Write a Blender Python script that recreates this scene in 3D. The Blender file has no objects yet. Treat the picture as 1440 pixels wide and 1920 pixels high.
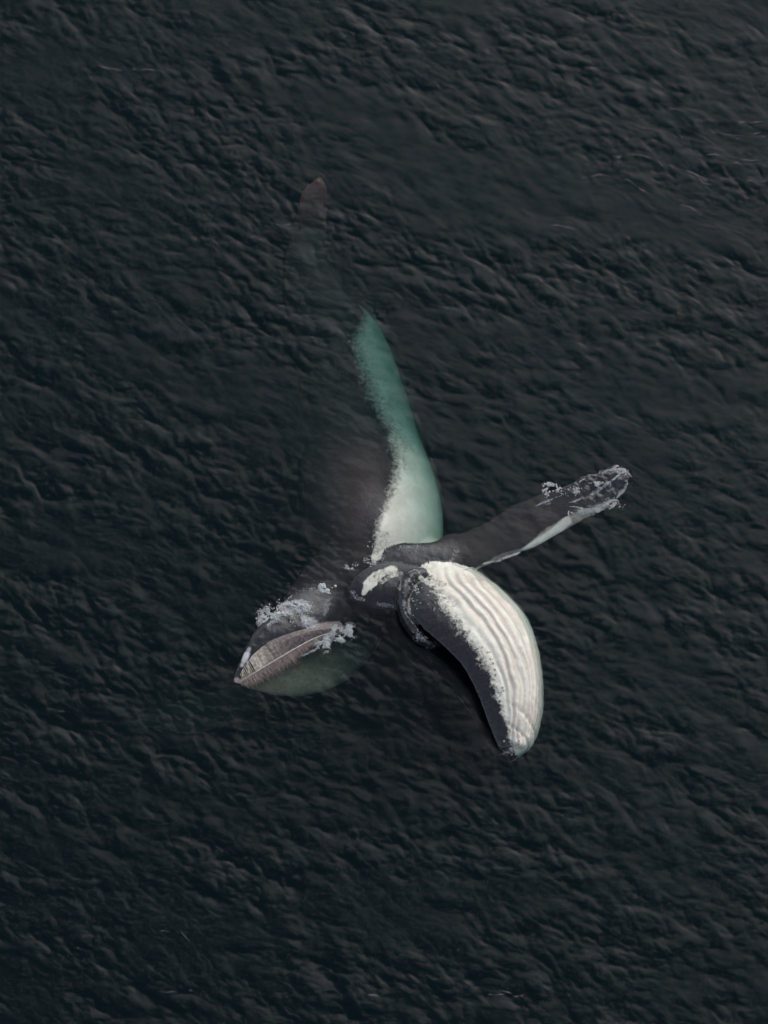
import bpy, math, random
import numpy as np
from mathutils import Vector, Matrix, kdtree, noise as mnoise
from mathutils.bvhtree import BVHTree

random.seed(7)
rng = np.random.default_rng(11)
R = math.radians
sc = bpy.context.scene
C = sc.collection

# ------------------------------------------------------------------ camera
TILT, DIST, LENS = R(22), 70.0, 118.0
SD, CT = math.sin(TILT), math.cos(TILT)
cam = bpy.data.cameras.new('camera'); cam_o = bpy.data.objects.new('camera', cam); C.objects.link(cam_o)
CAM = Vector((0, -DIST * SD, DIST * CT))
cam_o.location = CAM; cam_o.rotation_euler = (TILT, 0, 0)
cam.lens = LENS; cam.sensor_width = 36; cam.sensor_fit = 'AUTO'
cam.clip_start = 1; cam.clip_end = 6000
sc.camera = cam_o

# ------------------------------------------------------------------ sky, sun, exposure
SUN_EL, SUN_AZ = R(34), R(34)      # azimuth measured clockwise from +Y
wd = bpy.data.worlds.new('World'); sc.world = wd; wd.use_nodes = True
nt = wd.node_tree; nt.nodes.clear()
sky = nt.nodes.new('ShaderNodeTexSky'); sky.sky_type = 'NISHITA'; sky.sun_disc = False
sky.sun_elevation = SUN_EL; sky.sun_rotation = SUN_AZ; sky.air_density = 1.0; sky.dust_density = 0.8; sky.ozone_density = 1.0
hs = nt.nodes.new('ShaderNodeHueSaturation'); hs.inputs['Saturation'].default_value = 0.62
bg = nt.nodes.new('ShaderNodeBackground'); bg.inputs['Strength'].default_value = 0.15
wo = nt.nodes.new('ShaderNodeOutputWorld')
nt.links.new(sky.outputs[0], hs.inputs['Color']); nt.links.new(hs.outputs[0], bg.inputs['Color']); nt.links.new(bg.outputs[0], wo.inputs['Surface'])
sl = bpy.data.lights.new('sun', 'SUN'); sl.energy = 1.5; sl.angle = R(76); sl.color = (1.0, 0.985, 0.955)
so = bpy.data.objects.new('sun', sl); C.objects.link(so)
sdir = Vector((math.sin(SUN_AZ) * math.cos(SUN_EL), math.cos(SUN_AZ) * math.cos(SUN_EL), math.sin(SUN_EL)))
so.rotation_euler = sdir.to_track_quat('Z', 'Y').to_euler()
so.location = (0, 0, 30)
sc.view_settings.view_transform = 'Standard'; sc.view_settings.look = 'None'
sc.view_settings.exposure = 0.08; sc.view_settings.gamma = 1.0; sc.view_settings.use_curve_mapping = False
cy = sc.cycles
cy.max_bounces = 8; cy.diffuse_bounces = 2; cy.glossy_bounces = 3; cy.transmission_bounces = 4
cy.transparent_max_bounces = 16; cy.volume_bounces = 0
cy.sample_clamp_indirect = 2.0; cy.use_denoising = True
try: cy.denoising_prefilter = 'ACCURATE'
except Exception: pass

# ------------------------------------------------------------------ helpers
PXM = (LENS * 1920 / 36)           # focal length in photograph pixels
RIGHT, UP, FWD = Vector((1, 0, 0)), Vector((0, CT, SD)), Vector((0, SD, -CT))
def at(px, py, z=0.0):
    """point of the place that the drawing coordinates px, py mean at height z"""
    d = FWD + RIGHT * ((px - 720) / PXM) + UP * ((960 - py) / PXM)
    t = (z - CAM.z) / d.z
    return CAM + d * t
M = 16.0 / 1440                     # metres per drawing unit

def tag(o, label=None, cat=None, group=None, kind=None):
    if label: o['label'] = label
    if cat: o['category'] = cat
    if group: o['group'] = group
    if kind: o['kind'] = kind
    return o

def mesh_obj(name, verts, faces, mat=None, parent=None, smooth=True):
    me = bpy.data.meshes.new(name)
    verts = np.asarray(verts, dtype=np.float32)
    if isinstance(faces, np.ndarray):
        n, k = faces.shape
        me.vertices.add(len(verts)); me.vertices.foreach_set('co', verts.ravel())
        me.loops.add(n * k); me.loops.foreach_set('vertex_index', faces.astype(np.int32).ravel())
        me.polygons.add(n); me.polygons.foreach_set('loop_start', np.arange(0, n * k, k, dtype=np.int32))
        me.update(calc_edges=True); me.validate()
    else:
        me.from_pydata([tuple(v) for v in verts], [], faces); me.update()
    if smooth: me.polygons.foreach_set('use_smooth', [True] * len(me.polygons))
    if mat: me.materials.append(mat)
    o = bpy.data.objects.new(name, me); C.objects.link(o)
    if parent: o.parent = parent
    return o

def interp(keys, ts):
    """smooth (Catmull-Rom) interpolation of key rows at n parameters 0..1"""
    K = np.array(keys, float); n = len(K)
    P = np.vstack([2 * K[0] - K[1], K, 2 * K[-1] - K[-2]])
    out = []
    for t in ts:
        u = t * (n - 1); i = min(int(u), n - 2); f = u - i
        a, b, c, d = P[i], P[i + 1], P[i + 2], P[i + 3]
        out.append(.5 * ((2 * b) + (-a + c) * f + (2 * a - 5 * b + 4 * c - d) * f * f + (-a + 3 * b - 3 * c + d) * f ** 3))
    return np.array(out)

def fbm(x, y, z=0.0, oct=4):
    return mnoise.fractal(Vector((x, y, z)), 1.0, 2.0, oct)

def sstep(a, b, x):
    t = np.clip((x - a) / (b - a), 0, 1); return t * t * (3 - 2 * t)

# ------------------------------------------------------------------ materials
def mat(name):
    m = bpy.data.materials.new(name); m.use_nodes = True
    return m, m.node_tree, m.node_tree.nodes['Principled BSDF']

# water -----------------------------------------------------------
m_water = bpy.data.materials.new('sea_water'); m_water.use_nodes = True
nt = m_water.node_tree; nt.nodes.clear(); N = nt.nodes.new; Lk = nt.links.new
out = N('ShaderNodeOutputMaterial')
geo = N('ShaderNodeNewGeometry')
mp = N('ShaderNodeMapping'); mp.inputs['Scale'].default_value = (0.8, 1.35, 1); mp.inputs['Rotation'].default_value = (0, 0, R(24))
Lk(geo.outputs['Position'], mp.inputs['Vector'])
n1 = N('ShaderNodeTexNoise'); n1.inputs['Scale'].default_value = 12.0; n1.inputs['Detail'].default_value = 5; n1.inputs['Roughness'].default_value = .58; n1.inputs['Distortion'].default_value = .5
Lk(mp.outputs[0], n1.inputs['Vector'])
att = N('ShaderNodeAttribute'); att.attribute_name = 'calm'
mr = N('ShaderNodeMapRange'); mr.inputs['To Min'].default_value = 0.42; mr.inputs['To Max'].default_value = 0.08
Lk(att.outputs['Fac'], mr.inputs['Value'])
bp = N('ShaderNodeBump'); bp.inputs['Distance'].default_value = 0.035
Lk(n1.outputs['Fac'], bp.inputs['Height']); Lk(mr.outputs[0], bp.inputs['Strength'])
fr = N('ShaderNodeFresnel'); fr.inputs['IOR'].default_value = 1.333; Lk(bp.outputs[0], fr.inputs['Normal'])
gl = N('ShaderNodeBsdfGlossy'); gl.inputs['Roughness'].default_value = 0.11; Lk(bp.outputs[0], gl.inputs['Normal'])
tr = N('ShaderNodeBsdfTransparent')
rf = N('ShaderNodeBsdfRefraction'); rf.inputs['IOR'].default_value = 1.333; rf.inputs['Roughness'].default_value = 0.06; Lk(bp.outputs[0], rf.inputs['Normal'])
mx0 = N('ShaderNodeMixShader'); mx0.inputs[0].default_value = 0.2
Lk(tr.outputs[0], mx0.inputs[1]); Lk(rf.outputs[0], mx0.inputs[2])
fx = N('ShaderNodeMix'); fx.data_type = 'FLOAT'; fx.inputs[3].default_value = 0.03
Lk(geo.outputs['Backfacing'], fx.inputs[0]); Lk(fr.outputs[0], fx.inputs[2])
mx = N('ShaderNodeMixShader'); Lk(fx.outputs[0], mx.inputs[0]); Lk(mx0.outputs[0], mx.inputs[1]); Lk(gl.outputs[0], mx.inputs[2])
Lk(mx.outputs[0], out.inputs['Surface'])
va = N('ShaderNodeVolumeAbsorption'); va.inputs['Color'].default_value = (0.16, 0.50, 0.47, 1); va.inputs['Density'].default_value = 0.80
vs = N('ShaderNodeVolumeScatter'); vs.inputs['Color'].default_value = (0.04, 0.82, 0.95, 1); vs.inputs['Density'].default_value = 0.03; vs.inputs['Anisotropy'].default_value = 0.3
ad = N('ShaderNodeAddShader'); Lk(va.outputs[0], ad.inputs[0]); Lk(vs.outputs[0], ad.inputs[1]); Lk(ad.outputs[0], out.inputs['Volume'])

# whale skin ------------------------------------------------------
m_skin, nt, pb = mat('whale_skin'); N = nt.nodes.new; Lk = nt.links.new
def attr(name):
    a = N('ShaderNodeAttribute'); a.attribute_name = name; return a
def math_(op, a, b=None, clamp=False):
    n = N('ShaderNodeMath'); n.operation = op; n.use_clamp = clamp
    for i, v in enumerate((a, b)):
        if v is None: continue
        if isinstance(v, (int, float)): n.inputs[i].default_value = v
        else: Lk(v, n.inputs[i])
    return n.outputs[0]
def noise_(scale, detail=4, rough=.6, dist=0.0, vec=None):
    n = N('ShaderNodeTexNoise'); n.inputs['Scale'].default_value = scale; n.inputs['Detail'].default_value = detail
    n.inputs['Roughness'].default_value = rough; n.inputs['Distortion'].default_value = dist
    if vec: Lk(vec, n.inputs['Vector'])
    return n.outputs['Fac']
def mixc(f, a, b):
    n = N('ShaderNodeMix'); n.data_type = 'RGBA'
    if isinstance(f, (int, float)): n.inputs[0].default_value = f
    else: Lk(f, n.inputs[0])
    for i, v in ((6, a), (7, b)):
        if isinstance(v, tuple): n.inputs[i].default_value = (*v, 1)
        else: Lk(v, n.inputs[i])
    return n.outputs[2]
tc = N('ShaderNodeTexCoord')
vec = tc.outputs['Object']
na = noise_(3.2, 6, .68, .6, vec); nb = noise_(14, 5, .7, .3, vec); nc = noise_(45, 3, .6, 0, vec)
w = attr('white').outputs['Fac']
e = math_('ADD', math_('MULTIPLY', math_('SUBTRACT', na, .5), 1.1), math_('MULTIPLY', math_('SUBTRACT', nb, .5), 1.5))
ww = math_('ADD', math_('MULTIPLY', math_('SUBTRACT', math_('ADD', w, math_('MULTIPLY', e, attr('ragged').outputs['Fac'])), .5), 2.3), .5, True)
dark = mixc(math_('MULTIPLY', math_('SUBTRACT', nb, .35), 2.2, True), (.012, .0115, .012), (.034, .030, .030))
whitec = mixc(math_('MULTIPLY', math_('SUBTRACT', na, .42), 3.0, True), (.74, .68, .55), (.91, .87, .73))
base = mixc(ww, dark, whitec)
pk = attr('groove').outputs['Fac']
base = mixc(math_('MULTIPLY', pk, .62), base, (.50, .37, .33))
ta = attr('tint_amount').outputs['Fac']; tcx = attr('tint').outputs['Color']
base = mixc(ta, base, mixc(math_('MULTIPLY', math_('SUBTRACT', nb, .4), 1.6, True), tcx, mixc(.15, tcx, (.03, .03, .03))))
speck = math_('MULTIPLY', math_('GREATER_THAN', nc, .70), .35)
base = mixc(math_('MULTIPLY', speck, math_('SUBTRACT', 1, ww)), base, (.4, .4, .38))
Lk(base, pb.inputs['Base Color']); pb.inputs['Roughness'].default_value = .22; 
gz = N('ShaderNodeNewGeometry'); sx = N('ShaderNodeSeparateXYZ'); Lk(gz.outputs['Position'], sx.inputs[0])
for nm_, v_ in (('Specular IOR Level', .6), ('Coat Weight', .14)):      # skin under water has next to no sheen: water and skin refract alike
    mrz = N('ShaderNodeMapRange'); mrz.inputs['From Min'].default_value = -.06; mrz.inputs['From Max'].default_value = .03
    mrz.inputs['To Min'].default_value = .02; mrz.inputs['To Max'].default_value = v_
    Lk(sx.outputs['Z'], mrz.inputs['Value']); Lk(mrz.outputs[0], pb.inputs[nm_])
pb.inputs['Coat Roughness'].default_value = .08
bpn = N('ShaderNodeBump'); bpn.inputs['Strength'].default_value = .35; bpn.inputs['Distance'].default_value = .03
Lk(math_('ADD', nb, math_('MULTIPLY', nc, .3)), bpn.inputs['Height']); Lk(bpn.outputs[0], pb.inputs['Normal'])

def simple(name, col, rough=.5, bump=0, scale=30, var=.4, trans=0.0):
    m, nt, pb = mat(name); N = nt.nodes.new
    n = N('ShaderNodeTexNoise'); n.inputs['Scale'].default_value = scale; n.inputs['Detail'].default_value = 5
    t = N('ShaderNodeTexCoord'); nt.links.new(t.outputs['Object'], n.inputs['Vector'])
    x = N('ShaderNodeMix'); x.data_type = 'RGBA'; nt.links.new(n.outputs['Fac'], x.inputs[0])
    x.inputs[6].default_value = (*[c * (1 - var) for c in col], 1); x.inputs[7].default_value = (*[min(1, c * (1 + var)) for c in col], 1)
    nt.links.new(x.outputs[2], pb.inputs['Base Color']); pb.inputs['Roughness'].default_value = rough
    if bump:
        b = N('ShaderNodeBump'); b.inputs['Strength'].default_value = bump; b.inputs['Distance'].default_value = .02
        nt.links.new(n.outputs['Fac'], b.inputs['Height']); nt.links.new(b.outputs[0], pb.inputs['Normal'])
    if trans:
        o = nt.nodes['Material Output']; tn = N('ShaderNodeBsdfTransparent'); mxs = N('ShaderNodeMixShader'); mxs.inputs[0].default_value = trans
        nt.links.new(pb.outputs[0], mxs.inputs[1]); nt.links.new(tn.outputs[0], mxs.inputs[2]); nt.links.new(mxs.outputs[0], o.inputs['Surface'])
    return m
m_foam = simple('white_foam', (.86, .86, .83), .6, 0, 9, .1, trans=.42)
m_thin = simple('thin_foam', (.50, .53, .53), .5, 0, 9, .15, trans=.55)
m_cream = simple('cream_baleen', (.58, .51, .41), .4, .3, 25, .2)
m_pinkb = simple('pink_grey_baleen', (.22, .175, .165), .4, .3, 25, .35)
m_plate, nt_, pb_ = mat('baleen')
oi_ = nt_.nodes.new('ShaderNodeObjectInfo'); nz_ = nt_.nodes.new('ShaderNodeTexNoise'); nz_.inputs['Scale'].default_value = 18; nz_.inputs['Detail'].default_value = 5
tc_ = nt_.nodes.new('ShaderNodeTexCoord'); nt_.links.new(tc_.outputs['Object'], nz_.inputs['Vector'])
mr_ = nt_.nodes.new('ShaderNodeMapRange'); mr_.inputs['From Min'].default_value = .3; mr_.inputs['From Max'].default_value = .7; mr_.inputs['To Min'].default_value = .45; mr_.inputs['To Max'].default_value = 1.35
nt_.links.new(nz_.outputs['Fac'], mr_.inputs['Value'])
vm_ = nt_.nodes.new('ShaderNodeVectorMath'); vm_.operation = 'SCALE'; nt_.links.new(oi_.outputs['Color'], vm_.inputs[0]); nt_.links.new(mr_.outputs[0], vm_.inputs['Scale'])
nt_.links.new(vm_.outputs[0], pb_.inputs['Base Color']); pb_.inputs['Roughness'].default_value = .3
m_gum = simple('gum_edge_skin', (.60, .49, .41), .35, .2, 22, .3)
m_tan = simple('tan_baleen', (.36, .30, .24), .4, .3, 25, .3)
m_fringe = simple('baleen_fringe', (.40, .31, .26), .6, 0, 14, .5)
m_barn = simple('barnacle_shell', (.42, .40, .36), .6, .5, 60, .4)
m_eye = simple('eye_black', (.01, .01, .01), .08, 0, 20, .2)

# ------------------------------------------------------------------ sea surface (waves from a directional spectrum)
def ocean(NF=1024, L=34.0, seed=3, wind=R(69)):
    r = np.random.default_rng(seed)
    k1 = 2 * np.pi * np.fft.fftfreq(NF, L / NF)
    kx, ky = np.meshgrid(k1, k1, indexing='ij')
    k = np.hypot(kx, ky); k[0, 0] = 1
    cosd = (kx * math.cos(wind) + ky * math.sin(wind)) / k
    spread = 0.10 + np.abs(cosd) ** 2.5
    kp = 2 * np.pi / 1.15
    S = k ** -3.4 * np.exp(-1.1 * (kp / k) ** 2) * spread * np.exp(-(k / 90.0) ** 2)
    # a longer low swell
    S += 0.28 * kp ** -3.55 * np.exp(-((k - 2 * np.pi / 5.0) / .30) ** 2) * np.abs(cosd) ** 2
    S[0, 0] = 0
    h = (r.normal(size=k.shape) + 1j * r.normal(size=k.shape)) * np.sqrt(S)
    H = np.real(np.fft.ifft2(h))
    hx = np.real(np.fft.ifft2(h * 1j * kx)); hy = np.real(np.fft.ifft2(h * 1j * ky))
    s = SLOPE / math.sqrt((hx ** 2 + hy ** 2).mean())
    Dx = np.real(np.fft.ifft2(h * (-1j) * kx / k)); Dy = np.real(np.fft.ifft2(h * (-1j) * ky / k))
    return H * s, Dx * s, Dy * s, L
SLOPE = 0.14
OH, ODX, ODY, OL = ocean()
def axis(c0, c1, step, far):
    core = np.arange(c0, c1 + step / 2, step)
    out, d, p = [], step, c1
    while p < far:
        d *= 1.22; p += d; out.append(p)
    out2, d, p = [], step, c0
    while p > -far:
        d *= 1.22; p -= d; out2.append(p)
    return np.concatenate([out2[::-1], core, out])
ax_ = axis(-9.2, 9.2, .027, 900); ay_ = axis(-12.4, 13.0, .027, 900)
X, Y = np.meshgrid(ax_, ay_, indexing='ij')
def sample(F, X, Y):
    n = F.shape[0]
    u = (X / OL * n) % n; v = (Y / OL * n) % n
    i = u.astype(int); j = v.astype(int); fu = u - i; fv = v - j
    i1 = (i + 1) % n; j1 = (j + 1) % n
    return F[i % n, j % n] * (1 - fu) * (1 - fv) + F[i1, j % n] * fu * (1 - fv) + F[i % n, j1] * (1 - fu) * fv + F[i1, j1] * fu * fv
def ell(X, Y, px, py, rx, ry, ang=0, soft=.5):
    c = at(px, py, 0); a = R(ang)
    dx, dy = X - c.x, Y - c.y
    u = (dx * math.cos(a) + dy * math.sin(a)) / (rx * M); v = (-dx * math.sin(a) + dy * math.cos(a)) / (ry * M)
    d = np.sqrt(u * u + v * v)
    return 1 - sstep(1 - soft, 1 + soft, d)
calm = np.zeros_like(X)
for wt, a in ((.72, (760, 1090, 400, 370, 0, .5)), (.97, (655, 925, 140, 200, 0, .35)), (.6, (775, 950, 60, 110, 0)), (1, (700, 1110, 200, 90, 0)), (.9, (560, 1220, 140, 80, 35)), (.8, (790, 1270, 120, 120, 0)),
              (.7, (940, 1010, 170, 55, 25)), (.5, (900, 1230, 80, 160, -25)), (.6, (1110, 925, 90, 40, 25)), (.5, (670, 770, 110, 120, 0)), (.4, (640, 1340, 130, 50, 0))):
    calm = 1 - (1 - calm) * (1 - wt * ell(X, Y, *a))
fade = 1 - sstep(13, 30, np.maximum(np.abs(X), np.abs(Y)))
gust = 0.5 + 0.5 * sample(OH, X * .21 + 3, Y * .27 + 5) / (OH.std() * 1.6)
gust = 0.55 + 0.95 * np.clip(gust, 0, 1)
amp = (1 - .80 * calm) * (.15 + .85 * fade) * gust
Z = sample(OH, X, Y) * amp
churn = np.zeros_like(X)
for wt, a in ((1, (590, 1090, 90, 60, 20)), (.9, (510, 1150, 60, 40, 30)), (.9, (650, 1190, 60, 30, 10)), (.8, (1120, 915, 90, 45, 25)), (.7, (975, 1400, 60, 45, 0)),
              (.9, (1020, 1240, 30, 140, -8)), (.6, (720, 1050, 90, 30, 0)), (.5, (900, 1080, 60, 20, -20)), (.4, (820, 1040, 60, 30, 0)), (.4, (560, 1330, 120, 30, 0))):
    churn = np.maximum(churn, wt * ell(X, Y, *a))
Z = Z + churn * (.30 * sample(OH, X * 2.3 + 5, Y * 2.6 + 1) + .16 * sample(OH, X * 5.1, Y * 5.7 + 9))
CH = 1.35
WX = X + sample(ODX, X, Y) * amp * CH; WY = Y + sample(ODY, X, Y) * amp * CH
nx, ny = X.shape
idx = np.arange(nx * ny).reshape(nx, ny)
V = np.stack([WX, WY, Z], -1).reshape(-1, 3)
F = np.stack([idx[:-1, :-1], idx[1:, :-1], idx[1:, 1:], idx[:-1, 1:]], -1).reshape(-1, 4)
# close the body of water: sides and bottom
rim = np.concatenate([idx[:, 0], idx[-1, 1:], idx[-2::-1, -1], idx[0, -2:0:-1]])
low = V[rim].copy(); low[:, 2] = -60
nb0 = len(V); V = np.vstack([V, low, [[0, 0, -60]]])
m_ = len(rim); lo = nb0 + np.arange(m_)
side = np.stack([rim, lo, np.roll(lo, -1), np.roll(rim, -1)], -1)
F = np.vstack([F, side])
ctr = nb0 + m_
bot = np.stack([lo, np.full(m_, ctr), np.roll(lo, -1), np.roll(lo, -1)], -1)[:, :3]
me = bpy.data.meshes.new('sea')
nq, ntri = len(F), len(bot)
me.vertices.add(len(V)); me.vertices.foreach_set('co', V.astype(np.float32).ravel())
me.loops.add(nq * 4 + ntri * 3)
me.loops.foreach_set('vertex_index', np.concatenate([F.ravel(), bot.ravel()]).astype(np.int32))
me.polygons.add(nq + ntri)
me.polygons.foreach_set('loop_start', np.concatenate([np.arange(0, nq * 4, 4), nq * 4 + np.arange(0, ntri * 3, 3)]).astype(np.int32))
me.update(calc_edges=True)
me.polygons.foreach_set('use_smooth', np.concatenate([np.ones((nx - 1) * (ny - 1), bool), np.zeros(len(side) + ntri, bool)]))
a = me.attributes.new('calm', 'FLOAT', 'POINT')
cv = np.zeros(len(V), np.float32); cv[:nx * ny] = calm.ravel(); a.data.foreach_set('value', cv)
me.materials.append(m_water)
sea = bpy.data.objects.new('sea', me); C.objects.link(sea); tag(sea, kind='structure')
def water_z(x, y):
    i = int(np.clip(np.searchsorted(ax_, x), 1, nx - 1)); j = int(np.clip(np.searchsorted(ay_, y), 1, ny - 1))
    return float(Z[i, j])
def water_z_arr(x, y):
    i = np.clip(np.searchsorted(ax_, x), 1, nx - 1); j = np.clip(np.searchsorted(ay_, y), 1, ny - 1)
    return Z[i, j]

# ------------------------------------------------------------------ whale body: lofts joined into one skin
LV, LF, LA = [], [], []            # verts, faces, attributes (white, tint rgb, tint amount, part, u, v)
PART = {}
def add_loft(rows, attrs, closed_ends=True):
    base = len(LV); n = len(rows); m = len(rows[0])
    for r_, a_ in zip(rows, attrs):
        LV.extend(r_); LA.extend(a_)
    for i in range(n - 1):
        for j in range(m):
            a, b = base + i * m + j, base + i * m + (j + 1) % m
            LF.append((a, b, b + m, a + m))
    for i in (0, n - 1):
        c = sum((Vector(v) for v in rows[i]), Vector()) / m
        LV.append(tuple(c)); LA.append(attrs[i][0]); ci = len(LV) - 1
        for j in range(m):
            a, b = base + i * m + j, base + i * m + (j + 1) % m
            LF.append((b, a, ci) if i == 0 else (a, b, ci))

def tube(keys, nst, nseg, paint, power=2.0, wobble=0.0):
    """keys rows: px, py, zc, half width (drawing units), half height (m), roll (deg)"""
    K = interp(keys, np.linspace(0, 1, nst))
    P = [at(k[0], k[1], k[2]) for k in K]
    rows, attrs = [], []
    for i in range(nst):
        t = (P[min(i + 1, nst - 1)] - P[max(i - 1, 0)]).normalized()
        s = t.cross(Vector((0, 0, 1))).normalized()          # points to the right of travel
        u = s.cross(t).normalized()
        ro = R(K[i][5]); s2 = s * math.cos(ro) + u * math.sin(ro); u2 = -s * math.sin(ro) + u * math.cos(ro)
        hw, hh = max(K[i][3], .5) * M, max(K[i][4], .02)
        row, at_ = [], []
        for j in range(nseg):
            th = 2 * math.pi * j / nseg
            c, q = math.cos(th), math.sin(th)
            e = 2.0 / power
            cc = math.copysign(abs(c) ** e, c); qq = math.copysign(abs(q) ** e, q)
            p = P[i] + s2 * (cc * hw) + u2 * (qq * hh)
            row.append(tuple(p)); at_.append(paint(i / (nst - 1), c, q, p))
        rows.append(row); attrs.append(at_)
    add_loft(rows, attrs)
NOT = (0, 0, 0, 0)
def A(white, tint=NOT, part=0, u=0, v=0): return (white, *tint, part, u, v)

# body from the tail stock to the throat (travels down the drawing, so the belly, right in the drawing, is c < 0)
body_keys = [
    (578, 430, -1.05, 28, .24, 0), (574, 500, -1.25, 44, .38, 0), (594, 575, -1.75, 64, .62, 0), (640, 655, -2.10, 88, .95, 0),
    (658, 750, -2.2, 108, 1.10, 0), (674, 850, -2.1, 122, 1.28, 0), (692, 940, -1.56, 135, 1.44, 0), (704, 1010, -1.33, 130, 1.36, 0),
    (702, 1070, -1.20, 108, 1.20, 0), (690, 1120, -1.05, 76, .95, 0), (690, 1165, -1.0, 34, .5, 0)]
wb = [(0, 1.4), (.2, 1.2), (.26, .75), (.31, .05), (.40, .16), (.47, .26), (.55, .34), (.62, .34), (.68, .20), (.74, .02), (.80, -.06), (.86, .2), (1.0, 1.2)]
def paint_body(u, c, q, p):
    r_ = -c                                                     # +1 at the drawing's right
    b = np.interp(u, [x for x, _ in wb], [y for _, y in wb])
    wv = float(sstep(b - (.24 + .26 * (1 - float(sstep(.5, .75, u)))), b + (.24 + .26 * (1 - float(sstep(.5, .75, u)))), r_)) if q > -.6 else 1.0
    wv *= .80 + .20 * float(sstep(.55, .72, u))
    if u < .24: wv = 0
    wv = -.25 + 1.25 * wv
    back = 1 - float(sstep(b - .35, b + .1, r_))
    k = 1 - float(sstep(.12, .3, u))
    return A(wv, (.062, .046, .041, max(.95 * k, .85 * back)), part=1, u=u, v=r_)
tube(body_keys, 260, 160, paint_body)

# flukes: the animal lies on its side, so the flukes stand nearly upright in the water
def fl_paint(u, c, q, p):
    return A(0.2 if abs(c) > .93 and u > .6 else -.4, (.12, .062, .05, .7), 2)
tube([(592, 470, -1.35, 20, .26, 0), (588, 430, -1.10, 30, .16, -30), (586, 400, -.75, 38, .10, -40), (588, 372, -.45, 30, .07, -40), (598, 346, -.22, 16, .05, -40), (600, 332, -.16, 4, .02, -40)], 60, 48, fl_paint)
tube([(592, 470, -1.35, 20, .26, 0), (570, 440, -1.7, 32, .16, -30), (545, 420, -2.2, 36, .10, -40), (525, 408, -2.7, 26, .07, -40), (515, 400, -3.0, 6, .03, -40)], 60, 48, fl_paint)

# dorsal fin (left in the drawing = the back)
tube([(610, 830, -1.9, 46, .20, 0), (575, 832, -1.6, 42, .14, 0), (548, 828, -1.35, 30, .09, 0), (530, 806, -1.2, 10, .04, 0)], 40, 40,
     lambda u, c, q, p: A(.3 if u > .965 else -.4, part=3))

# near flipper, lying at the surface
def fp_paint(u, c, q, p):
    # travels to the right in the drawing; c > 0 is its leading edge (towards the bottom of the drawing)
    edge = .10 * math.sin(u * 31) * math.sin(u * 13 + 1) + np.interp(u, [0, .16, .34, .48, .60, .68, .73, .79, 1], [1.4, .94, .86, .82, .55, .45, .62, 1.3, 1.4])
    return A(-.2 + 1.2 * float(sstep(edge - .12, edge + .12, c)), (.050, .040, .037, .7 if u < .72 else .1), 4, u, c)
fk = [(700, 1064, -.34, 36, .32, 0), (760, 1058, -.17, 38, .24, 0), (820, 1048, -.15, 38, .19, 0), (852, 1040, -.18, 40, .17, 0), (880, 1034, -.22, 38, .16, 0), (930, 1012, -.26, 42, .13, 2),
      (980, 988, -.20, 43, .12, 3), (1030, 964, -.12, 44, .11, -3), (1075, 944, .0, 38, .10, -14), (1115, 924, .05, 34, .09, -24), (1150, 906, .07, 26, .07, -24), (1172, 894, .10, 12, .05, -10), (1182, 890, .09, 3, .02, 0)]
fk2 = [(a, b, z, w_ * (1 + .09 * math.sin(i * 2.3)), h_, r_) for i, (a, b, z, w_, h_, r_) in enumerate(fk)]
tube(fk2, 190, 72, fp_paint)

# far flipper, deep below the head
tube([(690, 1120, -2.2, 40, .35, 0), (600, 1190, -2.9, 46, .22, 0), (520, 1270, -3.4, 40, .16, 0), (430, 1322, -3.3, 38, .12, 0), (340, 1345, -3.2, 34, .09, 0), (260, 1350, -3.1, 10, .04, 0)], 90, 48,
     lambda u, c, q, p: A(-.3, (.16, .18, .16, .9), part=5))

# head and rostrum, rolled on its side (travels to the lower left of the drawing; c > 0 is its left/top side)
def ro_paint(u, c, q, p):
    return A(-.4, (.032, .027, .026, .7), 6, u, c)
tube([(700, 1060, -1.1, 90, .85, 0), (650, 1090, -.78, 80, .70, 0), (606, 1130, -.49, 70, .50, 0), (566, 1163, -.24, 52, .38, 8), (528, 1182, -.02, 34, .30, 14),
      (498, 1200, .06, 27, .24, 16), (474, 1228, .06, 19, .18, 14), (456, 1255, .04, 12, .11, 6), (446, 1272, .03, 9, .09, 0), (442, 1280, .02, 4, .05, 0)], 150, 90, ro_paint)
# pinkish gum and inner lip between rostrum and baleen edge
def gum_paint(u, c, q, p):
    k = float(sstep(.52, .72, u)) * (1 - .5 * float(sstep(.9, 1, u)))
    return A(.3, (.23 + .30 * k, .18 + .27 * k, .165 + .18 * k, .92), 7, u, c)
tube([(640, 1178, -.22, 12, .10, 0), (600, 1184, -.08, 20, .10, 0), (560, 1192, .02, 22, .10, 0), (520, 1212, .05, 19, .09, 0), (485, 1238, .05, 13, .07, 0), (458, 1266, .03, 10, .06, 0), (446, 1277, .02, 8, .055, 0)], 80, 40, gum_paint)
# pale palate and far side of the upper jaw, just under the water
tube([(452, 1277, -.05, 8, .06, 0), (480, 1277, -.22, 20, .09, 0), (525, 1274, -.38, 32, .12, -8), (575, 1264, -.55, 40, .14, -10), (625, 1244, -.95, 40, .16, -10), (668, 1218, -1.4, 30, .16, -8), (700, 1190, -1.8, 20, .2, 0)], 100, 60,
     lambda u, c, q, p: A(.6, (.15, .135, .09, .9), 8, u, c))
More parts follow.
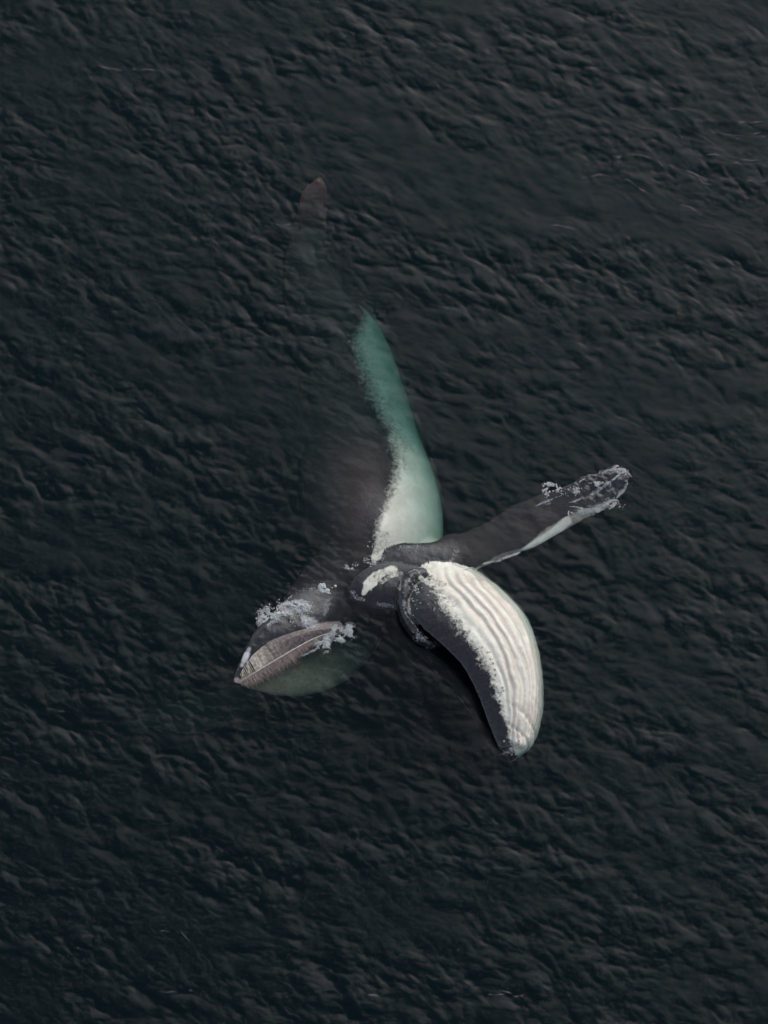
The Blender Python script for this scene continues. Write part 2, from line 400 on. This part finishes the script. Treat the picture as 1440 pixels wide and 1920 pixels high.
# corner of the mouth: the dark web of skin that joins the jaws
tube([(620, 1120, -.55, 40, .35, 0), (680, 1112, -.32, 44, .34, 0), (730, 1112, -.22, 44, .34, 0), (785, 1110, -.22, 40, .36, 0), (840, 1100, -.35, 34, .4, 0)], 70, 60,
     lambda u, c, q, p: A(-.4, (.018, .016, .016, .7), 9))
tube([(640, 1122, -.26, 14, .10, 0), (672, 1106, -.02, 24, .08, 0), (700, 1086, .02, 26, .07, 0), (735, 1074, .02, 22, .07, 0), (775, 1074, .0, 18, .08, 0), (806, 1084, -.04, 12, .08, 0)], 60, 32,
     lambda u, c, q, p: A(float(.3 * sstep(.16, .34, u) * (1 - sstep(.45, .75, u)) * sstep(-.9, .1, c)), part=10))
# folded black lip at the corner
def lobe_paint(u, c, q, p): return A(.0, (.022, .021, .023, .6), 11, u, c)
tube([(796, 1078, .12, 12, .2, 0), (776, 1084, .22, 15, .24, 0), (760, 1102, .28, 14, .28, 0), (755, 1128, .28, 12, .28, 0), (760, 1152, .26, 12, .26, 0), (774, 1176, .20, 12, .24, 0), (790, 1194, .10, 13, .2, 0), (806, 1204, .0, 12, .18, 0), (820, 1208, -.15, 8, .14, 0)], 70, 48, lobe_paint)

# lower jaw: an open scoop lying on its side; rows give lip edge and outer edge of each cross-section
jaw_keys = [  # Lx, Ly, Rx, Ry, z lip, z centre
    (772, 1030, 812, 1012, -.5, -1.1), (772, 1056, 856, 1040, -.15, -.9), (768, 1078, 890, 1068, .04, -.72), (758, 1104, 916, 1092, .24, -.72), (764, 1138, 946, 1118, .44, -.72), (788, 1172, 984, 1160, .52, -.70),
    (826, 1206, 1004, 1206, .55, -.68), (862, 1242, 1014, 1254, .54, -.66), (886, 1282, 1018, 1300, .48, -.62), (903, 1322, 1016, 1340, .40, -.55),
    (917, 1360, 1008, 1374, .28, -.46), (930, 1392, 998, 1396, .14, -.38), (944, 1414, 984, 1408, -.02, -.32), (958, 1422, 972, 1416, -.14, -.28)]
NJ, MO, MI = 230, 200, 50
K = interp(jaw_keys, np.linspace(0, 1, NJ))
rows, attrs = [], []
for i in range(NJ):
    lx, ly, rx, ry, zl, zc = K[i]; u = i / (NJ - 1)
    PL = at(lx, ly, zl); PR = at(rx, ry, zc)
    d = PR - PL; d.z = 0; wtot = d.length; d.normalize()
    a_ = wtot / (1 + .42); Cc = Vector((PR.x, PR.y, zc)) - d * a_
    b_ = (zl - zc) / math.sin(R(115)) * 1.0
    b_ = max(b_, .08)
    T0, T1 = R(115), R(-112)
    th_ = min(.16, a_ * .4, b_ * .4)
    row, ra = [], []
    for j in range(MO):
        f = j / (MO - 1); th = T0 + (T1 - T0) * f
        p = Cc + d * (a_ * math.cos(th)) + Vector((0, 0, b_ * math.sin(th)))
        row.append(tuple(p))
        # v: angle from the lip
        v = f
        band = np.interp(max(0, (u - .12) / .88), [0, .12, .3, .5, .7, .85, .93, 1], [.05, .12, .105, .09, .115, .15, .18, .20])
        wv = float(sstep(band - .055, band + .06, v))
        ra.append(A(wv * (1 if v < .9 else .3), part=12, u=u, v=v))
    for j in range(MI):
        f = 1 - j / (MI - 1); th = T0 + (T1 - T0) * f
        p = Cc + d * ((a_ - th_) * math.cos(th)) + Vector((0, 0, (b_ - th_) * math.sin(th)))
        row.append(tuple(p)); ra.append(A(.0, (.03, .022, .022, .6), 13, u, f))
    rows.append(row); attrs.append(ra)
add_loft(rows, attrs)

tmp = mesh_obj('tmp_skin', LV, LF)
rm = tmp.modifiers.new('r', 'REMESH'); rm.mode = 'VOXEL'; rm.voxel_size = .024; rm.use_smooth_shade = True
sm = tmp.modifiers.new('s', 'SMOOTH'); sm.factor = .5; sm.iterations = 5
bpy.context.view_layer.update()
dg = bpy.context.evaluated_depsgraph_get()
skin = bpy.data.meshes.new_from_object(tmp.evaluated_get(dg))
old = tmp.data; bpy.data.objects.remove(tmp); bpy.data.meshes.remove(old)
nv = len(skin.vertices)
co = np.empty(nv * 3, np.float32); skin.vertices.foreach_get('co', co); co = co.reshape(-1, 3)
no = np.empty(nv * 3, np.float32); skin.vertices.foreach_get('normal', no); no = no.reshape(-1, 3)
kd = kdtree.KDTree(len(LV))
for i, v in enumerate(LV): kd.insert(v, i)
kd.balance()
LAa = np.array(LA, float)
att_v = np.empty((nv, LAa.shape[1]))
for i in range(nv):
    hits = kd.find_n(co[i], 4)
    p0 = LAa[hits[0][1], 5]
    ws, acc = 0, 0
    for _, j, dd in hits:
        if LAa[j, 5] != p0: continue
        k_ = 1 / (dd + 1e-3); ws += k_; acc = acc + LAa[j] * k_
    att_v[i] = acc / ws
white, tint, ta_, part, pu, pv = att_v[:, 0].copy(), att_v[:, 1:4].copy(), att_v[:, 4].copy(), att_v[:, 5], att_v[:, 6], att_v[:, 7]
groove = np.zeros(nv)
# ventral pleats on the pouch: real grooves
mk = (np.round(part) == 12)
NP = 21
def shift_u(a): return np.clip((a - .12) / .88, 0, 1)
pu = np.where(mk, shift_u(pu), pu)
wn = np.zeros(nv)
for i in np.nonzero(mk)[0]: wn[i] = mnoise.noise(Vector((pu[i] * 3.2, pv[i] * 9, 1.7))) + .35 * mnoise.noise(Vector((pu[i] * 14, pv[i] * 14, 5.7)))
ph = pv * NP + .22 * np.sin(pu * 9) + .5 * pu + .8 * wn
tri = np.abs((ph % 1) - .5) * 2             # 1 at a groove
gate = sstep(.12, .17, pv) * (1 - sstep(.9, .95, pv)) * sstep(.05, .16, pu) * (1 - sstep(.88, .97, pu))
g = np.clip((tri - .30 - .35 * wn) / .65, 0, 1) ** 1.3 * gate
disp = np.where(mk, -.045 * g + .012 * gate - .035 * sstep(.55, .8, pu) * gate * np.clip(np.sin(pu * 62 - pv * 16 + 1.2 * np.sin(pv * 11)), 0, 1) ** 3, 0)
gw = np.clip((tri - .0 - .25 * wn) / .8, 0, 1) * gate
groove = np.where(mk, gw * sstep(.14, .2, pv) * (.75 + .8 * wn), 0)
# faint pleats carried on along the belly
mb = (np.round(part) == 1)
tb = np.abs(((pv * 9) % 1) - .5) * 2
gb = np.clip((tb - .4) / .6, 0, 1) * sstep(.5, .6, pu) * sstep(.15, .35, pv)
disp += np.where(mb, -.004 * gb, 0)
# knobs and rough skin on lip fold, lip and rostrum
fine = np.array([mnoise.noise(Vector(c) * 7) for c in co])
fine2 = np.array([mnoise.noise(Vector(c) * 17) for c in co])
ru = np.isin(np.round(part), (11,)); disp += np.where(ru, .035 * fine + .018 * fine2, 0)
ru = (np.round(part) == 4) & (pu > .62); disp += np.where(ru, (.035 * fine + .018 * fine2) * sstep(.62, .72, pu), 0)
ru = np.isin(np.round(part), (4, 6, 9, 12, 7)); disp += np.where(ru, .010 * fine + .004 * fine2, 0)
co2 = co + no * disp[:, None]
# a knobbly row on the rostrum and the chin
def bump_at(px, py, z, r, h):
    c = np.array(at(px, py, z)); d = np.linalg.norm(co - c, axis=1)
    return (h * np.exp(-(d / r) ** 2))[:, None] * no
for (px, py) in ((520, 1166), (500, 1180), (486, 1198), (472, 1212), (545, 1160), (575, 1150), (462, 1236)):
    co2 = co2 + bump_at(px, py, .25, .06, .03)
for k in range(16):
    co2 = co2 + bump_at(random.uniform(930, 1000), random.uniform(1375, 1415), random.uniform(-.1, .15), .07, .05)
# pigment strokes (patches of colour on the skin), in plan
def stroke(pts, r, col=None, amount=1.0, wval=None, z=0.1, zmin=-.6):
    Q = [np.array(at(*p, z))[:2] for p in pts]
    D = np.full(nv, 1e9)
    for a, b in zip(Q[:-1], Q[1:]):
        ab = b - a; t = np.clip(((co[:, :2] - a) @ ab) / (ab @ ab + 1e-9), 0, 1)
        D = np.minimum(D, np.hypot(*(co[:, :2] - (a + t[:, None] * ab)).T))
    f = (1 - sstep(r * M * .6, r * M * 1.2, D)) * (co[:, 2] > zmin) * amount
    if wval is not None:
        white[:] = white * (1 - f) + wval * f
        ta_[:] = ta_ * (1 - f)
    if col is not None:
        tint[:] = tint * (1 - f)[:, None] + np.array(col) * f[:, None]; ta_[:] = np.maximum(ta_ * (1 - f), f)
stroke([(454, 1249), (461, 1236), (468, 1221)], 4, col=(.70, .64, .61), amount=.9)
stroke([(459, 1240), (463, 1230)], 6.5, col=(.78, .73, .70))                 # white patch on the lip near the tip
stroke([(443, 1277), (450, 1280)], 8, col=(.48, .38, .34))                              # pink tip
stroke([(450, 1276), (480, 1257), (530, 1227), (580, 1197)], 2.6, col=(.66, .56, .42))  # cream gum line
stroke([(722, 1000), (712, 1020), (705, 1040)], 12, wval=.7)
stroke([(682, 1110), (692, 1096)], 6, wval=.8)
stroke([(692, 1096), (706, 1082)], 12, wval=.8)
stroke([(706, 1080), (722, 1072), (738, 1067)], 9, wval=.66)
stroke([(716, 1092), (732, 1080), (752, 1074)], 5, wval=.52)
stroke([(745, 1035), (775, 1020), (800, 1036), (835, 1040)], 15, wval=0)                 # dark edge of the shoulder
stroke([(838, 1070), (860, 1066)], 5, wval=.9)
stroke([(980, 1030), (1010, 1011), (1042, 990), (1064, 972)], 9, wval=1.0)
stroke([(872, 1066), (930, 1050), (980, 1032)], 4.5, wval=.85)
stroke([(790, 1092), (815, 1110), (850, 1150)], 6, wval=.6)
stroke([(812, 1100), (832, 1106)], 8, wval=.65)
skin.vertices.foreach_set('co', co2.astype(np.float32).ravel())
ragged = np.where(np.round(part) == 1, np.where(pu < .66, .52, .7), .9)
for n_, arr in (('ragged', ragged), ('white', white), ('groove', groove), ('tint_amount', ta_)):
    a = skin.attributes.new(n_, 'FLOAT', 'POINT'); a.data.foreach_set('value', arr.astype(np.float32))
a = skin.attributes.new('tint', 'FLOAT_COLOR', 'POINT')
a.data.foreach_set('color', np.hstack([tint, np.ones((nv, 1))]).astype(np.float32).ravel())
skin.polygons.foreach_set('use_smooth', [True] * len(skin.polygons))
skin.materials.clear(); skin.materials.append(m_skin); skin.name = 'body'; skin.update()

whale = bpy.data.objects.new('humpback_whale', None); C.objects.link(whale)
whale.location = at(690, 960, -1.7); whale.empty_display_size = 1
tag(whale, 'black and white humpback whale rolled on its side, mouth wide open at the surface', 'whale')
WINV = Matrix.Translation(-whale.location)
def adopt(o): o.parent = whale; o.matrix_parent_inverse = WINV; return o
body = bpy.data.objects.new('body', skin); C.objects.link(body); adopt(body)
bvh = BVHTree.FromPolygons([Vector(c) for c in co2], [tuple(p.vertices) for p in skin.polygons])
def top_z(x, y, zmin=-9):
    h = bvh.ray_cast(Vector((x, y, 5)), Vector((0, 0, -1)))
    z = water_z(x, y)
    return max(z, h[0].z) if h[0] is not None else z

# ------------------------------------------------------------------ baleen
gum = [(449, 1266, .14), (462, 1243, .19), (480, 1222, .24), (505, 1203, .26), (535, 1190, .24), (570, 1180, .18), (610, 1176, .06)]
edg = [(450, 1277, .12), (470, 1264, .15), (495, 1249, .16), (525, 1231, .16), (556, 1213, .14), (588, 1196, .08), (622, 1184, .0)]
NPL = 58
G = interp(gum, np.linspace(0.02, 1, NPL)); E = interp(edg, np.linspace(0.02, 1, NPL))
for i in range(NPL):
    g0, e0 = at(*G[i]), at(*E[i])
    nxt = (at(*G[min(i + 1, NPL - 1)]) - at(*G[max(i - 1, 0)])).normalized()
    side_ = nxt
    t_ = .0085 * (1 + .25 * math.sin(i * 3.3)) if i < 13 else .034; vs_, fs_ = [], []
    nseg = 5
    for k in range(nseg + 1):
        f = k / nseg
        p = g0.lerp(e0, f) + Vector((0, 0, .045 * math.sin(math.pi * f))) + nxt * (.02 * math.sin(f * 2 + i))
        dep = .05 * (1 - .6 * f) + (.012 * math.sin(i * 1.7) if i >= 13 else 0)
        for sx, dz in ((-1, 0), (1, 0), (1, -1), (-1, -1)):
            vs_.append(p + side_ * (sx * t_ * (1.2 - .5 * f)) + Vector((0, 0, dz * dep)))
    for k in range(nseg):
        for q in range(4):
            a, b = k * 4 + q, k * 4 + (q + 1) % 4
            fs_.append((a, b, b + 4, a + 4))
    fs_.append((3, 2, 1, 0)); fs_.append((nseg * 4, nseg * 4 + 1, nseg * 4 + 2, nseg * 4 + 3))
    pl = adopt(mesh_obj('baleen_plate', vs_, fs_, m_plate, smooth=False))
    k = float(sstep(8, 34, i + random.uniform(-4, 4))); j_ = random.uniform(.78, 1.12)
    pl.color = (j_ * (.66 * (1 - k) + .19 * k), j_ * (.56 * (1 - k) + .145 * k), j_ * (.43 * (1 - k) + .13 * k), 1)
lg = interp([(a[0] + 1, a[1] + 1, a[2] + .0) for a in edg], np.linspace(0, 1, 50)); vs_, fs_ = [], []
for i in range(50):
    p = at(*lg[i]); r_ = .015 * math.sin(math.pi * (i + 3) / 56) ** .4 * (1 + .25 * math.sin(i * 2.1))
    nn = (at(*lg[min(i + 1, 49)]) - at(*lg[max(i - 1, 0)])).normalized(); s2 = nn.cross(Vector((0, 0, 1))).normalized()
    for j in range(8):
        a_ = j * math.pi / 4; vs_.append(p + (s2 * math.cos(a_) + Vector((0, 0, 1)) * math.sin(a_)) * r_)
for i in range(49):
    for j in range(8):
        a, b = i * 8 + j, i * 8 + (j + 1) % 8; fs_.append((a, b, b + 8, a + 8))
fs_ += [tuple(range(7, -1, -1)), tuple(range(392, 400))]
adopt(mesh_obj('gum_edge', vs_, fs_, m_gum))
# bristles hanging from the plate edge
vs_, fs_ = [], []
for k in range(1200):
    u = random.random() ** .8 * .95
    e0 = interp(edg, [u])[0]; p0 = at(e0[0] + 1, e0[1] + 1, e0[2] - .03)
    L_ = random.uniform(.03, .32) * (math.sin(math.pi * min(1, u * .9 + .12)) + .25)
    dr = Vector((random.uniform(.1, .8), random.uniform(-1.0, -.5), random.uniform(-.75, -.25))).normalized()
    s_ = dr.cross(Vector((0, 0, 1))).normalized() * .005
    p1 = p0 + dr * L_ * .5 + Vector((random.uniform(-.02, .02), 0, -.01)); p2 = p0 + dr * L_ + Vector((random.uniform(-.05, .05), 0, -.04))
    b = len(vs_)
    vs_ += [p0 - s_, p0 + s_, p1 - s_, p1 + s_, p2, p0 + Vector((0, 0, -.008)), p1 + Vector((0, 0, -.008))]
    fs_ += [(b, b + 1, b + 3, b + 2), (b + 2, b + 3, b + 4), (b + 1, b + 5, b + 6, b + 3), (b + 5, b, b + 2, b + 6), (b + 6, b + 2, b + 4), (b + 3, b + 6, b + 4)]
o = adopt(mesh_obj('baleen_fringe', vs_, fs_, m_fringe)); o['kind'] = 'stuff'

# ------------------------------------------------------------------ barnacles on lip, chin and flipper
def barnacle_mesh():
    vs_, fs_ = [], []
    for k, (r_, z_) in enumerate(((1, 0), (.82, .45), (.55, .75), (.34, .72), (.22, .45))):
        for j in range(8):
            q = r_ * (1 + .12 * (j % 2)); vs_.append((q * math.cos(j * math.pi / 4), q * math.sin(j * math.pi / 4), z_))
    for k in range(4):
        for j in range(8):
            a, b = k * 8 + j, k * 8 + (j + 1) % 8; fs_.append((a, b, b + 8, a + 8))
    fs_.append(tuple(range(32, 40)))
    return vs_, fs_
bv, bf = barnacle_mesh()
bm_me = None
spots = []
lipc = interp([(800, 1140), (842, 1165), (885, 1205), (918, 1250), (938, 1300), (952, 1345), (962, 1385)], np.linspace(0, 1, 200))
for k in range(38):
    c = lipc[random.randrange(200)]; spots.append((c[0] + random.gauss(0, 6), c[1] + random.gauss(0, 6), random.uniform(.012, .026)))
for k in range(30): spots.append((random.gauss(968, 13), random.gauss(1402, 10), random.uniform(.015, .035)))
for k in range(16): spots.append((random.gauss(775, 9), random.gauss(1125, 22), random.uniform(.012, .025)))
for px, py, r_ in spots:
    p = at(px, py, .3); hit = bvh.ray_cast(Vector((p.x, p.y, 5)), Vector((0, 0, -1)))
    if hit[0] is None or hit[0].z < -.4: continue
    if bm_me is None:
        o = mesh_obj('barnacle', bv, bf, m_barn); bm_me = o.data
    else:
        o = bpy.data.objects.new('barnacle', bm_me); C.objects.link(o)
    adopt(o); o.location = hit[0] - hit[1] * .003; o.scale = (r_, r_, r_ * .8)
    o.rotation_mode = 'QUATERNION'; o.rotation_quaternion = hit[1].to_track_quat('Z', 'Y')

# ------------------------------------------------------------------ foam
OCT_V = np.array([(1, 0, 0), (-1, 0, 0), (0, 1, 0), (0, -1, 0), (0, 0, 1), (0, 0, -1)], float)
OCT_F = np.array([(0, 2, 4), (2, 1, 4), (1, 3, 4), (3, 0, 4), (2, 0, 5), (1, 2, 5), (3, 1, 5), (0, 3, 5)])
def blobs(name, pts, rad, mat_, label, cat='foam', group=None):
    pts = np.array(pts); rad = np.array(rad); n = len(pts)
    ang = rng.uniform(0, 2 * np.pi, n); sc_ = rng.uniform(.6, 1.5, (n, 3))
    v = OCT_V[None] * sc_[:, None, :]
    x = v[..., 0] * np.cos(ang)[:, None] - v[..., 1] * np.sin(ang)[:, None]
    y = v[..., 0] * np.sin(ang)[:, None] + v[..., 1] * np.cos(ang)[:, None]
    v = np.stack([x, y, v[..., 2] * .8], -1) * rad[:, None, None] + pts[:, None, :]
    f = OCT_F[None] + (np.arange(n) * 6)[:, None, None]
    o = mesh_obj(name, v.reshape(-1, 3), f.reshape(-1, 3), mat_)
    tag(o, label, cat, group, 'stuff'); return o
def foam_area(spots, n, seed, lift=.05, rmin=.006, rmax=.03, scale=6.0, thr=.0):
    """spots: px, py, rx, ry, weight"""
    rr = random.Random(seed); pts, rad = [], []
    W = [s[4] for s in spots]; tries = 0
    while len(pts) < n and tries < n * 8:
        tries += 1
        s = rr.choices(spots, W)[0]
        px, py = rr.gauss(s[0], s[2] * .55), rr.gauss(s[1], s[3] * .55)
        p = at(px, py, .05)
        d = mnoise.fractal(Vector((p.x * scale, p.y * scale, seed * 3.7)), .7, 2.2, 5)
        if d < thr + rr.uniform(-.12, .12): continue
        r_ = rmin + (rmax - rmin) * rr.random() ** 3
        z = top_z(p.x, p.y) + max(0, d) * lift * rr.random() + r_ * .2
        pts.append((p.x, p.y, z)); rad.append(r_)
    return pts, rad
def foam_line(lines, seed, dens=90, width=.012, rmin=.004, rmax=.010, jit=.02, thr=-.25):
    rr = random.Random(seed); pts, rad = [], []
    for ln in lines:
        K = interp(ln, np.linspace(0, 1, 40)); P = [at(k[0], k[1], 0) for k in K]
        L_ = sum((P[i + 1] - P[i]).length for i in range(39)); ph0 = rr.random() * 9
        for k in range(int(L_ * dens)):
            f = rr.random(); q = f * 39; i = min(int(q), 38); p = P[i].lerp(P[i + 1], q - i)
            g_ = mnoise.noise(Vector((f * L_ * 5 + ph0, ph0, 1.3)))
            if g_ < thr + rr.uniform(-.2, .2): continue
            ww_ = width * (.4 + max(0, g_ + .3)) * math.sin(math.pi * min(max(f, .03), .97)) ** .5
            wob = jit * mnoise.noise(Vector((f * L_ * 4, ph0, 7)))
            x, y = p.x + rr.gauss(0, ww_), p.y + rr.gauss(0, ww_) + wob
            pts.append((x, y, top_z(x, y) + .004)); rad.append(rr.uniform(rmin, rmax))
    return pts, rad

def foam(name, lab, parts, mt=None):
    P, Q = [], []
    for a, b in parts: P += a; Q += b
    if P: blobs(name, P, Q, mt or m_foam, lab)
foam('sea_foam', 'white foam breaking over the top of the whale\'s upper jaw, left cluster', [
    foam_area([(504, 1158, 15, 13, 2), (528, 1146, 20, 11, 2), (562, 1140, 16, 9, 1.6), (496, 1168, 8, 9, 1)], 26000, 1, .13, rmin=.003, rmax=.014, scale=4.5, thr=-.12)])
foam('sea_foam', 'white foam washing over the baleen of the upper jaw', [
    foam_area([(570, 1168, 15, 8, 2), (585, 1175, 10, 6, 1), (604, 1196, 15, 12, 1.4), (611, 1206, 5, 11, .6)], 15000, 2, .08, rmin=.003, rmax=.013, scale=5, thr=-.08)])
foam('sea_foam', 'broken white foam by the corner of the open mouth', [
    foam_area([(630, 1183, 12, 10, 1), (655, 1182, 9, 10, 1), (640, 1194, 8, 8, .5)], 5000, 3, .05, rmin=.003, rmax=.011),
    foam_line([[(560, 1232), (590, 1220), (625, 1203), (650, 1190)], [(585, 1196), (620, 1180), (664, 1176)]], 4, 300, .02)])
foam('sea_foam', 'small fleck of foam on the dark head above the mouth', [foam_area([(610, 1102, 9, 6, 1)], 420, 5, .04)])
foam('sea_foam', 'thin foam at the throat beside the white shoulder patch', [
    foam_area([(650, 1062, 18, 8, .6), (700, 1050, 14, 8, .6), (718, 1010, 16, 14, .8)], 260, 6, .03, thr=.1, rmax=.018)])
foam('sea_foam', 'thin foam tracing the flipper tip above the water', [
    foam_line([[(1065, 945), (1095, 938), (1120, 925), (1140, 910), (1158, 896)], [(1068, 952), (1100, 955), (1135, 945), (1160, 930), (1176, 912)],
               [(1070, 962), (1100, 960), (1132, 950), (1158, 936)], [(1085, 910), (1115, 895), (1145, 882), (1160, 878)], [(1150, 884), (1166, 880), (1184, 896)],
               [(1160, 896), (1172, 886), (1168, 878)]], 7, 900, .024, .003, .008, .07),
    foam_area([(1075, 925, 12, 7, 1), (1120, 912, 16, 7, 1), (1150, 945, 12, 6, .8), (1165, 885, 9, 7, .8)], 700, 8, .04, rmax=.016)])
foam('sea_foam', 'small splash on the upper edge of the flipper', [
    foam_area([(1030, 913, 10, 6, 1), (1038, 920, 12, 6, 1)], 520, 9, .1, rmax=.02),
    foam_line([[(995, 949), (1010, 946), (1030, 938), (1052, 931)]], 10, 300, .012, .003, .007, .05, .05)])
foam('sea_foam', 'wet white edge of foam along the flipper\'s lower side', [
    foam_line([[(868, 1070), (910, 1057), (950, 1046), (975, 1035)], [(960, 1040), (1000, 1018), (1040, 995), (1064, 975), (1066, 960)]], 12, 420, .016)])
foam('sea_foam', 'specks of foam on the folded black lip', [
    foam_line([[(752, 1100), (750, 1130), (760, 1165), (785, 1195)], [(765, 1088), (780, 1082), (792, 1095), (800, 1112)]], 13, 260, .02),
    foam_area([(776, 1112, 10, 14, 1), (790, 1200, 14, 6, 1)], 260, 14, .02, rmax=.014, thr=.08)])
# fine foam where the skin leaves the water
wz = water_z_arr(co2[:, 0], co2[:, 1])
near = np.nonzero((np.abs(co2[:, 2] - wz - .005) < .022) & (no[:, 2] > -.2) & (np.round(part) != 1))[0]
rr = random.Random(31); P_, Q_ = [], []
for i in near:
    x, y, z = co2[i]
    d = mnoise.fractal(Vector((x * 2.1, y * 2.1, 4)), .8, 2.1, 4)
    if d < .10 or rr.random() > min(1, .25 + d * 2.2): continue
    for k in range(2):
        x2, y2 = x + rr.gauss(0, .012), y + rr.gauss(0, .012)
        P_.append((x2, y2, max(z, water_z(x2, y2)) + .004)); Q_.append(rr.uniform(.003, .008))
print('waterline foam', len(near), len(P_))
foam('sea_foam', 'fine broken foam along the waterline of the whale', [(P_, Q_)])
# drifting streaks, right upper part
st = random.Random(5)
up = [[(1385, 230), (1410, 230), (1434, 228)], [(1337, 248), (1350, 253), (1388, 254)], [(1378, 259), (1392, 258)], [(1412, 252), (1424, 249)], [(1424, 255), (1440, 258)],
      [(1196, 242), (1207, 252), (1222, 260), (1238, 268), (1256, 271), (1290, 267)], [(1213, 270), (1222, 272)], [(1280, 280), (1296, 280)], [(1308, 289), (1350, 291)],
      [(1152, 295), (1165, 293), (1178, 290), (1200, 292), (1228, 299), (1245, 312), (1262, 314)], [(1244, 308), (1270, 310), (1290, 322), (1310, 327)],
      [(1090, 331), (1115, 329), (1130, 327), (1150, 333), (1178, 337)], [(1312, 332), (1317, 343), (1340, 350)], [(1400, 341), (1436, 341)], [(1330, 305), (1338, 306)],
      [(1366, 304), (1398, 308)], [(1040, 331), (1047, 331)], [(1176, 337), (1198, 353), (1212, 359), (1240, 357)], [(1262, 381), (1290, 387), (1305, 395)], [(1390, 297), (1412, 301), (1436, 302)],
      [(1034, 422), (1060, 426), (1084, 432)], [(1133, 420), (1148, 432)], [(1172, 440), (1190, 455)]]
foam('sea_foam', 'thin streaks of old foam drifting on the water at the upper right', [foam_line(up, 20, 300, .008, .0022, .0055, .04, .06)], m_thin)
lowr = [[(915, 1862), (945, 1864)], [(955, 1866), (990, 1868)], [(1000, 1864), (1040, 1868)], [(1046, 1868), (1070, 1867)], [(1280, 1856), (1300, 1866), (1330, 1872)], [(690, 1866), (720, 1868)],
        [(850, 1838), (880, 1842)], [(310, 1859), (330, 1860)], [(352, 1858), (360, 1858)], [(1370, 1870), (1400, 1874)], [(940, 1858), (960, 1862)]]
foam('sea_foam', 'thin streaks of old foam near the bottom edge', [foam_line(lowr, 21, 300, .008, .0022, .0055, .04, .06)], m_thin)
left_ = [[(165, 118), (190, 124), (215, 130), (240, 131)], [(250, 128), (300, 131)], [(860, 112), (872, 126), (900, 134)], 
         [(510, 421), (530, 422), (552, 421)], [(462, 446), (480, 446)], [(205, 1300), (225, 1304), (250, 1304)], [(590, 330), (598, 338), (606, 345)], [(340, 1748), (350, 1760), (364, 1770)],
         [(88, 1330), (120, 1334)], [(302, 1746), (318, 1750)]]
foam('sea_foam', 'scattered faint foam flecks over the darker open water', [foam_line(left_, 22, 240, .008, .0022, .0055, .04, .06)], m_thin)
